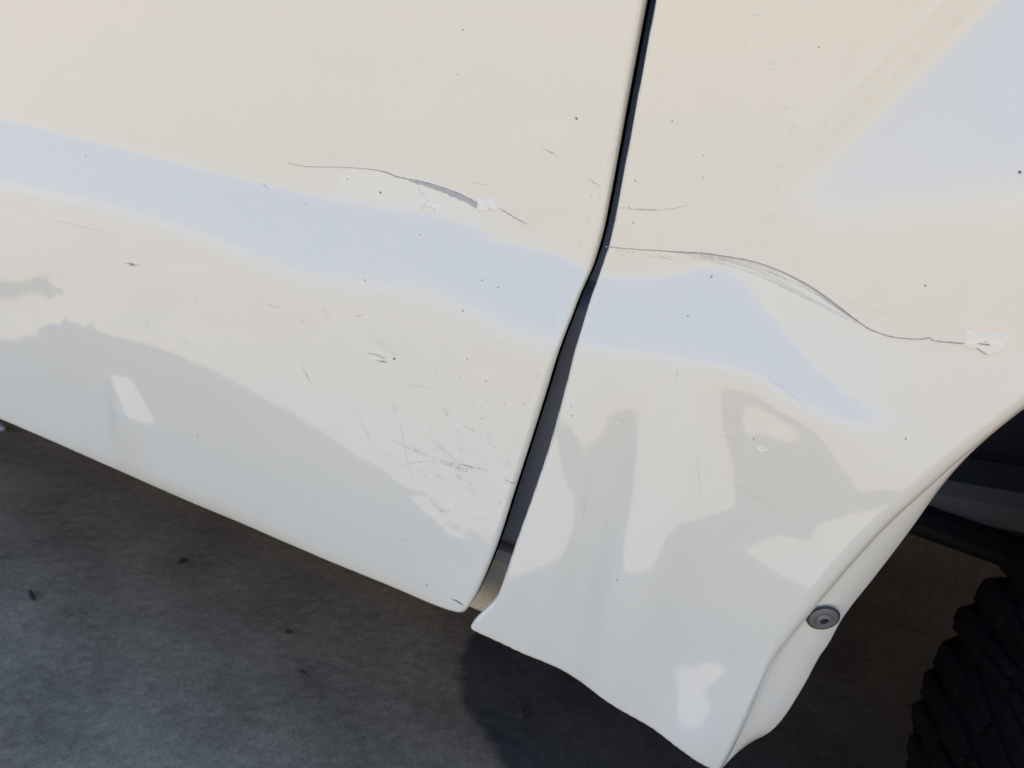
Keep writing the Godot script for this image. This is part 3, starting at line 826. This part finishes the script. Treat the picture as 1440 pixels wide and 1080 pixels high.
func build_body() -> void:
	# the sill behind the door, seen through the gap, and the pillar above it
	put("sill", box(Vector3(-0.45, 0.3225, -0.053), Vector3(1.2, 0.062, 0.07), 0.006), M.dusty_paint, car)
	put("hinge_pillar", box(Vector3(-0.02, 0.462, -0.050), Vector3(0.16, 0.212, 0.06), 0.012), M.primer, car)
	put("hinge_pillar", box(Vector3(0.0, 0.77, -0.053), Vector3(0.16, 0.41, 0.06), 0.012), M.upper_pillar, car)
	put("underbody", box(Vector3(-1.4, 0.345, -0.84), Vector3(3.2, 0.12, 1.50), 0.02), M.under, car)
	# the shell of the car above and behind
	put("body_side", box(Vector3(-2.05, 0.65, -0.05), Vector3(1.92, 0.64, 0.08), 0.03), paint, car)
	put("roof", box(Vector3(-1.45, 1.72, -0.86), Vector3(3.1, 0.08, 1.08), 0.035), paint, car)
	put("hood", box(Vector3(0.78, 0.99, -0.88), Vector3(1.0, 0.05, 1.64), 0.022), paint, car)
	put("far_side", box(Vector3(-0.9, 0.57, -1.68), Vector3(4.3, 0.80, 0.06), 0.02), paint, car)
	put("side_window", box(Vector3(-1.45, 1.33, -0.19), Vector3(2.9, 0.76, 0.006), 0.002, Basis(Vector3.RIGHT, -0.36)), M.glass, car)
	put("windscreen", box(Vector3(0.2, 1.34, -0.86), Vector3(0.006, 0.84, 1.2), 0.002, Basis(Vector3.BACK, 0.45)), M.glass, car)
	for x in [-2.9, -1.2]:
		put("roof_pillar", box(Vector3(x, 1.33, -0.2), Vector3(0.12, 0.78, 0.05), 0.012, Basis(Vector3.RIGHT, -0.36)), paint, car)
	put("windscreen_pillar", box(Vector3(0.2, 1.34, -0.2), Vector3(0.08, 0.86, 0.06), 0.015, Basis(Vector3.RIGHT, -0.36) * Basis(Vector3.BACK, 0.45)), paint, car)
	put("front_bumper", box(Vector3(1.32, 0.56, -0.88), Vector3(0.08, 0.76, 1.66), 0.03), paint, car)
	put("firewall", box(Vector3(0.235, 0.64, -0.9), Vector3(0.03, 0.66, 1.5), 0.008), M.under, car)
	put("far_window", box(Vector3(-1.3, 1.33, -1.53), Vector3(3.0, 0.76, 0.006), 0.002, Basis(Vector3.RIGHT, 0.36)), M.glass, car)
	put("seat_row", box(Vector3(-1.5, 0.8, -0.86), Vector3(1.6, 0.5, 1.2), 0.08), M.under, car)
	# the wheel housing: liner, added grey bar for the lit strip behind, steering arm
	var rows := []
	for r in [[0.422, -0.034], [0.424, -0.06], [0.424, -0.2], [0.416, -0.42], [0.40, -0.45], [0.2, -0.455]]:
		var row := PackedVector3Array()
		for k in 40:
			var w := lerpf(2.78, -0.1, k / 39.0)
			row.append(Vector3(0.655 + cos(w) * r[0], 0.36 + sin(w) * r[0], r[1]))
		rows.append(row)
	put("arch_liner", loft(rows), M.liner, car)
	put("inner_wall", box(Vector3(0.7, 0.57, -0.50), Vector3(1.2, 0.56, 0.03), 0.01), M.liner, car)
	put("grey_bar", box(Vector3(0.45, 0.352, -0.44), Vector3(1.0, 0.048, 0.1), 0.012, Basis(Vector3.BACK, 0.12)), M.strip_grey, car)
	put("steering_arm", box(Vector3(0.44, 0.312, -0.38), Vector3(0.6, 0.028, 0.04), 0.01, Basis(Vector3.BACK, -0.06)), M.under, car)
	build_wheel()

func build_wheel() -> void:
	var centre := Vector3(0.628, 0.302, -0.168)
	var wheel := Node3D.new()
	wheel.name = "wheel"
	car.add_child(wheel, true)
	wheel.transform = Transform3D(Basis(Vector3.UP, 0.42) * Basis(Vector3.RIGHT, PI / 2.0) * Basis.from_scale(Vector3(0.86, 0.92, 0.86)), centre)      # its axle is its own y
	var prof := [Vector2(0.205, -0.10), Vector2(0.215, -0.118), Vector2(0.25, -0.124), Vector2(0.30, -0.118), Vector2(0.330, -0.104), Vector2(0.342, -0.085), Vector2(0.345, 0.0), Vector2(0.342, 0.085), Vector2(0.330, 0.104), Vector2(0.30, 0.118), Vector2(0.25, 0.124), Vector2(0.215, 0.118), Vector2(0.205, 0.10)]
	put("tyre", turned(prof, 120), M.rubber, wheel)
	put("rim", turned([Vector2(0.207, -0.1), Vector2(0.19, -0.06), Vector2(0.185, 0.05), Vector2(0.208, 0.105), Vector2(0.2, 0.112), Vector2(0.18, 0.06), Vector2(0.08, 0.045), Vector2(0.06, 0.07), Vector2(0.001, 0.07)], 64), M.steel, wheel)
	rng.seed = 8
	var lugs := []
	var blocks := []
	for v in 5:
		# a shoulder lug: it runs over the edge of the tread down the side wall
		var st := SurfaceTool.new()
		st.begin(Mesh.PRIMITIVE_TRIANGLES)
		st.set_smooth_group(-1)
		var w := rng.randf_range(0.0115, 0.0145)
		box_into(st, Vector3(0.3385, 0.082, 0), Vector3(0.018, 0.040, w * 2.0), 0.003, Basis(Vector3.UP, rng.randf_range(-0.12, 0.12)))
		box_into(st, Vector3(0.3215, 0.1125 + rng.randf_range(-0.003, 0.002), rng.randf_range(-0.004, 0.004)), Vector3(rng.randf_range(0.026, 0.046), 0.016, w * rng.randf_range(1.3, 1.8)), 0.003, Basis(Vector3.BACK, -0.42) * Basis(Vector3.UP, rng.randf_range(-0.3, 0.3)))
		box_into(st, Vector3(rng.randf_range(0.278, 0.29), 0.119, rng.randf_range(-0.005, 0.005)), Vector3(rng.randf_range(0.012, 0.026), 0.008, w * rng.randf_range(0.7, 1.4)), 0.002, Basis(Vector3.UP, rng.randf_range(-0.5, 0.5)))
		st.generate_normals()
		lugs.append(st.commit())
		# a block of the middle of the tread, cut across by a sipe
		st = SurfaceTool.new()
		st.begin(Mesh.PRIMITIVE_TRIANGLES)
		st.set_smooth_group(-1)
		var turn := Basis(Vector3.RIGHT, rng.randf_range(-0.5, 0.5))
		var long := rng.randf_range(0.034, 0.044)
		var tall := rng.randf_range(0.0, 0.002)
		box_into(st, Vector3(0.341 + tall, 0, 0) + turn * Vector3(0, 0, 0.0058), Vector3(0.016, long, 0.0106), 0.002, turn)
		box_into(st, Vector3(0.341 + tall, 0, 0) + turn * Vector3(0, 0.002, -0.0058), Vector3(0.016, long, 0.0106), 0.002, turn)
		st.generate_normals()
		blocks.append(st.commit())
	for side in 2:
		for k in 62:
			var o := put("tread_lug", lugs[(k * 7 + k / 5 + side) % 5], M.rubber, wheel)
			var turn := Basis(Vector3.UP, TAU * (k + rng.randf_range(-0.1, 0.1)) / 62.0)
			o.transform = Transform3D(turn if side == 0 else turn * Basis(Vector3.RIGHT, PI), Vector3.ZERO)
	for row in 3:
		for k in 58:
			var o := put("tread_block", blocks[(k * 3 + row * 2 + k / 4) % 5], M.rubber, wheel)
			o.transform = Transform3D(Basis(Vector3.UP, TAU * (k + row * 0.37) / 58.0), Vector3(0, (row - 1) * 0.042, 0))

# ------------------------------------------------------------------ ground
func build_ground() -> void:
	var tone := FastNoiseLite.new()
	tone.seed = 3
	tone.frequency = 5.0
	tone.fractal_octaves = 4
	var fine := FastNoiseLite.new()
	fine.seed = 4
	fine.frequency = 60.0
	fine.fractal_octaves = 3
	var rim := FastNoiseLite.new()
	rim.seed = 5
	rim.frequency = 25.0
	var dark_patch := PackedVector2Array([Vector2(-0.1461, -0.3155), Vector2(-0.1338, -0.2757), Vector2(-0.1173, -0.2419), Vector2(-0.0962, -0.2208), Vector2(-0.0709, -0.1978), Vector2(-0.0366, -0.1767), Vector2(-0.0052, -0.1510), Vector2(0.0699, -0.1353), Vector2(0.4070, -0.3299), Vector2(0.7229, -0.7273), Vector2(0.9282, -1.6357), Vector2(0.2645, -1.0210), Vector2(0.0273, -0.5248), Vector2(-0.1275, -0.4176)])  # dark ground patch, widened under the wheel arch to paint its shade
	var xs := spread(-1.4, 1.1, 0.006, -1.1, 0.6, 0.03)
	var zs := spread(-1.3, 0.9, 0.006, -0.75, 0.2, 0.03)
	for far in [2.0, 6.0, 30.0, 300.0]:
		xs.append(far); xs.insert(0, -far)
		zs.insert(0, -far)
		zs.append(far)
	var nx := xs.size(); var nz := zs.size()
	var v := PackedVector3Array(); var n := PackedVector3Array(); var uv := PackedVector2Array(); var ix := PackedInt32Array(); var col := PackedColorArray()
	for j in nz:
		for i in nx:
			var x := xs[i]; var z := zs[j]
			var y := 0.0
			var damp := 0.0
			var c := 0.46 * (1.0 + 0.36 * tone.get_noise_2d(x, z * 1.2) + 0.3 * fine.get_noise_2d(x, z) + 0.12 * fine.get_noise_2d(x * 2.3 + 7.0, z * 2.3))
			if absf(x) < 1.4 and z > -1.3 and z < 0.5:
				y = fine.get_noise_2d(x * 1.7, z * 1.7) * 0.0011 - 0.0011
				var s := inside_by(dark_patch, Vector2(x, z)) + rim.get_noise_2d(x, z) * 0.008
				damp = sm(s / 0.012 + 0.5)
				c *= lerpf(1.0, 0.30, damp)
			v.append(Vector3(x, y, z))
			n.append(Vector3.UP)
			uv.append(Vector2(x, z))
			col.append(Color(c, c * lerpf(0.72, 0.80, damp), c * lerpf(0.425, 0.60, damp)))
	for j in nz - 1:
		for i in nx - 1:
			var a := j * nx + i
			ix.append_array([a, a + 1, a + nx, a + 1, a + nx + 1, a + nx])
	var st := SurfaceTool.new()
	st.create_from_arrays(mesh_of(v, n, uv, ix, col).surface_get_arrays(0))
	st.generate_normals()
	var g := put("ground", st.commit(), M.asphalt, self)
	g.set_meta("label", "dark grey asphalt ground under and beside the car")
	g.set_meta("kind", "structure")
	# the pale concrete apron beyond the parking strip, which the paint mirrors
	var apron := put("pavement", box(Vector3(0, -0.046, 0.9 + 60.0), Vector3(240.0, 0.1, 120.0), 0.003), M.concrete, self)
	apron.set_meta("label", "pale concrete pavement that starts a pace from the car")
	apron.set_meta("kind", "structure")

func tag(o: Node3D, label: String, category: String, group := "") -> void:
	o.set_meta("label", label)
	o.set_meta("category", category)
	if group:
		o.set_meta("group", group)

func grit_mesh(size: Vector3, turn: float) -> ArrayMesh:
	var s := SphereMesh.new()
	s.radius = 0.5; s.height = 1.0; s.radial_segments = 12; s.rings = 7
	var arr := s.get_mesh_arrays()
	var v: PackedVector3Array = arr[Mesh.ARRAY_VERTEX]
	var no := FastNoiseLite.new()
	no.seed = int(turn * 100.0)
	no.frequency = 1.4
	for i in v.size():
		v[i] = (v[i] * (1.0 + 0.5 * no.get_noise_3dv(v[i]))) * size
	arr[Mesh.ARRAY_VERTEX] = v
	var m := ArrayMesh.new()
	m.add_surface_from_arrays(Mesh.PRIMITIVE_TRIANGLES, arr)
	var st := SurfaceTool.new()
	st.create_from(m, 0)
	st.generate_normals()
	return st.commit()

func build_litter() -> void:
	for q in [[Vector2(-0.5534, -0.2374), Vector3(0.014, 0.005, 0.008), 0.5, "dark brown crumb of grit below the middle of the door edge", M.grit],
			[Vector2(-0.6456, -0.0798), Vector3(0.026, 0.004, 0.005), 0.9, "thin dark twig end lying on the asphalt at the far left", M.grit],
			[Vector2(-0.3399, -0.2012), Vector3(0.008, 0.005, 0.007), 1.3, "tiny dark crumb of grit on bare asphalt left of the dark patch", M.grit],
			[Vector2(-0.2808, -0.1548), Vector3(0.009, 0.004, 0.005), 2.1, "smallest dark crumb of grit, nearest the bottom edge of the picture", M.grit],
			[Vector2(-0.0288, -0.2376), Vector3(0.016, 0.007, 0.010), 2.6, "black lump of grit on the dark patch under the fender", M.grit],
			[Vector2(-1.0769, -0.3448), Vector3(0.02, 0.012, 0.014), 3.1, "small white pebble on the asphalt under the door's left end", M.pebble]]:
		var o := put("grit" if q[4] == M.grit else "pebble", grit_mesh(q[1], q[2]), q[4], self)
		o.position = Vector3(q[0].x, q[1].y * 0.32, q[0].y)
		o.rotation.y = q[2] * 3.0
		tag(o, q[3], "grit" if q[4] == M.grit else "pebble")

func drop_mesh(f: Field, p: Vector2, r: float, run: float) -> ArrayMesh:        # a drop that hangs on the metal, fuller at its foot
	var rows := []
	for a: float in [1.0, 0.85, 0.6, 0.3, 0.04]:
		var row := PackedVector3Array()
		for k in 20:
			var w := TAU * k / 20.0
			var q := Vector2(cos(w), sin(w) * (run if sin(w) > 0.0 else 1.0)) * r * a
			var t: float = sqrt(1.0 - a * a) * r * 0.42 * (1.0 - 0.35 * sin(w) * a)
			row.append(f.point(p + q, t) - f.point(p))
		rows.append(row)
	return loft(rows, true)

func build_drops() -> void:
	var f := fender_field
	rng.seed = 21
	var order := ["first", "second", "third", "fourth", "fifth", "sixth", "seventh", "eighth", "ninth", "tenth", "eleventh", "twelfth", "thirteenth"]
	var counts := {"above": 0, "on": 0}
	for q in [[Vector2(0.1318, 0.7455), 4.0, "above"], [Vector2(0.1097, 0.7422), 5.0, "above"], [Vector2(0.1078, 0.7266), 2.6, "above"], [Vector2(0.1337, 0.7236), 4.0, "above"], [Vector2(0.1232, 0.7175), 5.0, "above"], [Vector2(0.1357, 0.6991), 4.2, "above"], [Vector2(0.1414, 0.6875), 5.4, "above"], [Vector2(0.1456, 0.6874), 2.4, "above"], [Vector2(0.1392, 0.6691), 4.6, "above"], [Vector2(0.1403, 0.6545), 4.0, "above"], [Vector2(0.1417, 0.6416), 3.2, "above"], [Vector2(0.1373, 0.6395), 4.4, "above"], [Vector2(0.1390, 0.6272), 5.2, "above"],
			[Vector2(0.0739, 0.5761), 3.0, "on"], [Vector2(0.0878, 0.5659), 2.6, "on"], [Vector2(0.0898, 0.5732), 3.2, "on"], [Vector2(0.0971, 0.5535), 3.4, "on"], [Vector2(0.1105, 0.5418), 3.2, "on"], [Vector2(0.1096, 0.5677), 3.2, "on"], [Vector2(0.1077, 0.5755), 3.0, "on"], [Vector2(0.1079, 0.5855), 4.2, "on"], [Vector2(0.1146, 0.5998), 4.2, "on"]]:
		var p: Vector2 = q[0]
		var o := put("water_drop", drop_mesh(f, p, q[1] * 0.00034, rng.randf_range(1.2, 1.7)), M.water, self)
		o.position = f.point(p)
		var place: String = order[counts[q[2]]]
		counts[q[2]] += 1
		if q[2] == "above":
			tag(o, "clear water drop, %s from the top in the row above the fender's crack" % place, "water drop", "water drops on the fender above its crease")
		else:
			tag(o, "clear water drop below the fender's crack, %s from the left in its loose cluster" % place, "water drop", "water drops on the fender below its crease")

func _ready() -> void:
	var cam := Camera3D.new()
	cam.name = "camera"
	cam.keep_aspect = Camera3D.KEEP_HEIGHT
	cam.fov = 50.0
	cam.near = 0.02
	cam.far = 1000.0
	cam.transform = Transform3D(Basis(Vector3(0.89747, 0.12456, -0.42311), Vector3(-0.26297, 0.92125, -0.28660), Vector3(0.35410, 0.36848, 0.85956)), Vector3(0.19829, 0.70635, 0.48135))
	add_child(cam)
	cam.current = true
	var lens := CameraAttributesPhysical.new()
	lens.frustum_focus_distance = 0.58
	lens.frustum_focal_length = 25.734
	lens.exposure_aperture = 10.0
	lens.frustum_near = 0.02
	lens.frustum_far = 1000.0
	cam.attributes = lens
	var we := WorldEnvironment.new()
	we.name = "world_environment"
	var env := Environment.new()
	env.background_mode = Environment.BG_SKY
	var sky := Sky.new()
	var pm := ProceduralSkyMaterial.new()
	pm.sky_top_color = Color(0.36, 0.525, 0.77)
	pm.sky_horizon_color = Color(0.90, 0.83, 0.70)
	pm.sky_curve = 0.16
	pm.ground_bottom_color = Color(0.3, 0.3, 0.3)
	pm.ground_horizon_color = Color(0.6, 0.62, 0.64)
	pm.sky_energy_multiplier = 1.0
	sky.sky_material = pm
	env.sky = sky
	env.tonemap_mode = Environment.TONE_MAPPER_LINEAR
	env.tonemap_exposure = 2.34
	env.sdfgi_enabled = true
	env.ssao_enabled = true
	env.ssil_enabled = true
	we.environment = env
	add_child(we)
	var sun := DirectionalLight3D.new()
	sun.name = "sun"
	sun.light_energy = 1.6
	sun.light_color = Color(1.0, 0.90, 0.77)
	sun.light_angular_distance = 0.5
	sun.shadow_enabled = true
	add_child(sun)
	sun.look_at_from_position(Vector3.ZERO, -Vector3(-0.35, 0.80, -0.56), Vector3.RIGHT)

	paint = mat(Color(0.805, 0.785, 0.635), 0.065, 0.5)
	paint.clearcoat_enabled = true
	paint.clearcoat = 0.55
	paint.clearcoat_roughness = 0.04
	M.primer = mat(Color(0.24, 0.26, 0.29), 0.5)
	M.upper_pillar = mat(Color(0.14, 0.18, 0.25), 0.55)  # dark tone puts the deep gap's shade into the upper pillar
	M.scrape = mat(Color(0.40, 0.375, 0.33), 0.6)
	M.scuff = mat(Color(0.50, 0.475, 0.43), 0.75, 0.3)
	M.filler = mat(Color(0.90, 0.87, 0.72), 0.9, 0.2)
	M.steel = mat(Color(0.26, 0.25, 0.23), 0.5)
	M.steel.metallic = 0.6
	M.under = mat(Color(0.015, 0.016, 0.017), 0.7)
	M.liner = mat(Color(0.042, 0.048, 0.075), 0.5)
	M.strip_grey = mat(Color(0.24, 0.25, 0.25), 0.6)
	M.rubber = mat(Color(0.007, 0.007, 0.0075), 0.9, 0.15)
	M.grit = mat(Color(0.05, 0.045, 0.038), 0.9)
	M.pebble = mat(Color(0.6, 0.6, 0.58), 0.8)
	M.concrete = mat(Color(0.50, 0.455, 0.355), 0.85)
	var pale := FastNoiseLite.new()
	pale.seed = 14
	pale.frequency = 0.02
	pale.fractal_octaves = 4
	var pt := NoiseTexture2D.new()
	pt.noise = pale
	pt.width = 512; pt.height = 512
	pt.seamless = true
	var soft := Gradient.new()
	soft.set_color(0, Color(0.86, 0.86, 0.86)); soft.set_color(1, Color(1, 1, 1))
	pt.color_ramp = soft
	M.concrete.albedo_texture = pt
	M.concrete.uv1_triplanar = true
	M.concrete.uv1_scale = Vector3(0.4, 0.4, 0.4)
	M.glass = mat(Color(0.02, 0.025, 0.025), 0.02)
	M.glass.transparency = BaseMaterial3D.TRANSPARENCY_ALPHA
	M.glass.albedo_color.a = 0.8
	M.water = mat(Color(1, 1, 1), 0.0)
	M.water.transparency = BaseMaterial3D.TRANSPARENCY_ALPHA
	M.water.albedo_color.a = 0.16
	M.asphalt = mat(Color(1, 1, 1), 0.85)
	M.asphalt.vertex_color_use_as_albedo = true
	var nz := FastNoiseLite.new()
	nz.seed = 9
	nz.frequency = 0.11
	nz.fractal_octaves = 4
	var nt := NoiseTexture2D.new()
	nt.noise = nz
	nt.width = 512; nt.height = 512
	nt.seamless = true
	var ramp := Gradient.new()
	ramp.set_color(0, Color(0.78, 0.78, 0.78)); ramp.set_color(1, Color(1, 1, 1))
	nt.color_ramp = ramp
	M.asphalt.albedo_texture = nt
	M.asphalt.uv1_triplanar = true
	M.asphalt.uv1_scale = Vector3(3.1, 3.1, 3.1)
	M.dusty_paint = mat(Color(0.78, 0.70, 0.55), 0.6)
	M.dusty_paint.albedo_texture = nt
	M.dusty_paint.uv1_triplanar = true
	M.dusty_paint.uv1_scale = Vector3(9, 9, 9)

	build_ground()
	car = Node3D.new()
	car.name = "car"
	add_child(car)
	tag(car, "white car with a creased, cracked front door and front fender", "car")
	door_field = Field.new()
	door_field.setup(-0.76, 0.12, 0.24, 0.86, 0.002)
	make_field(door_field, true)
	fender_field = Field.new()
	fender_field.setup(-0.06, 0.52, 0.22, 0.86, 0.002)
	make_field(fender_field, false)
	build_door()
	build_fender()
	build_body()
	build_drops()
	build_litter()
	print("built in ", Time.get_ticks_msec() / 1000.0, " s")
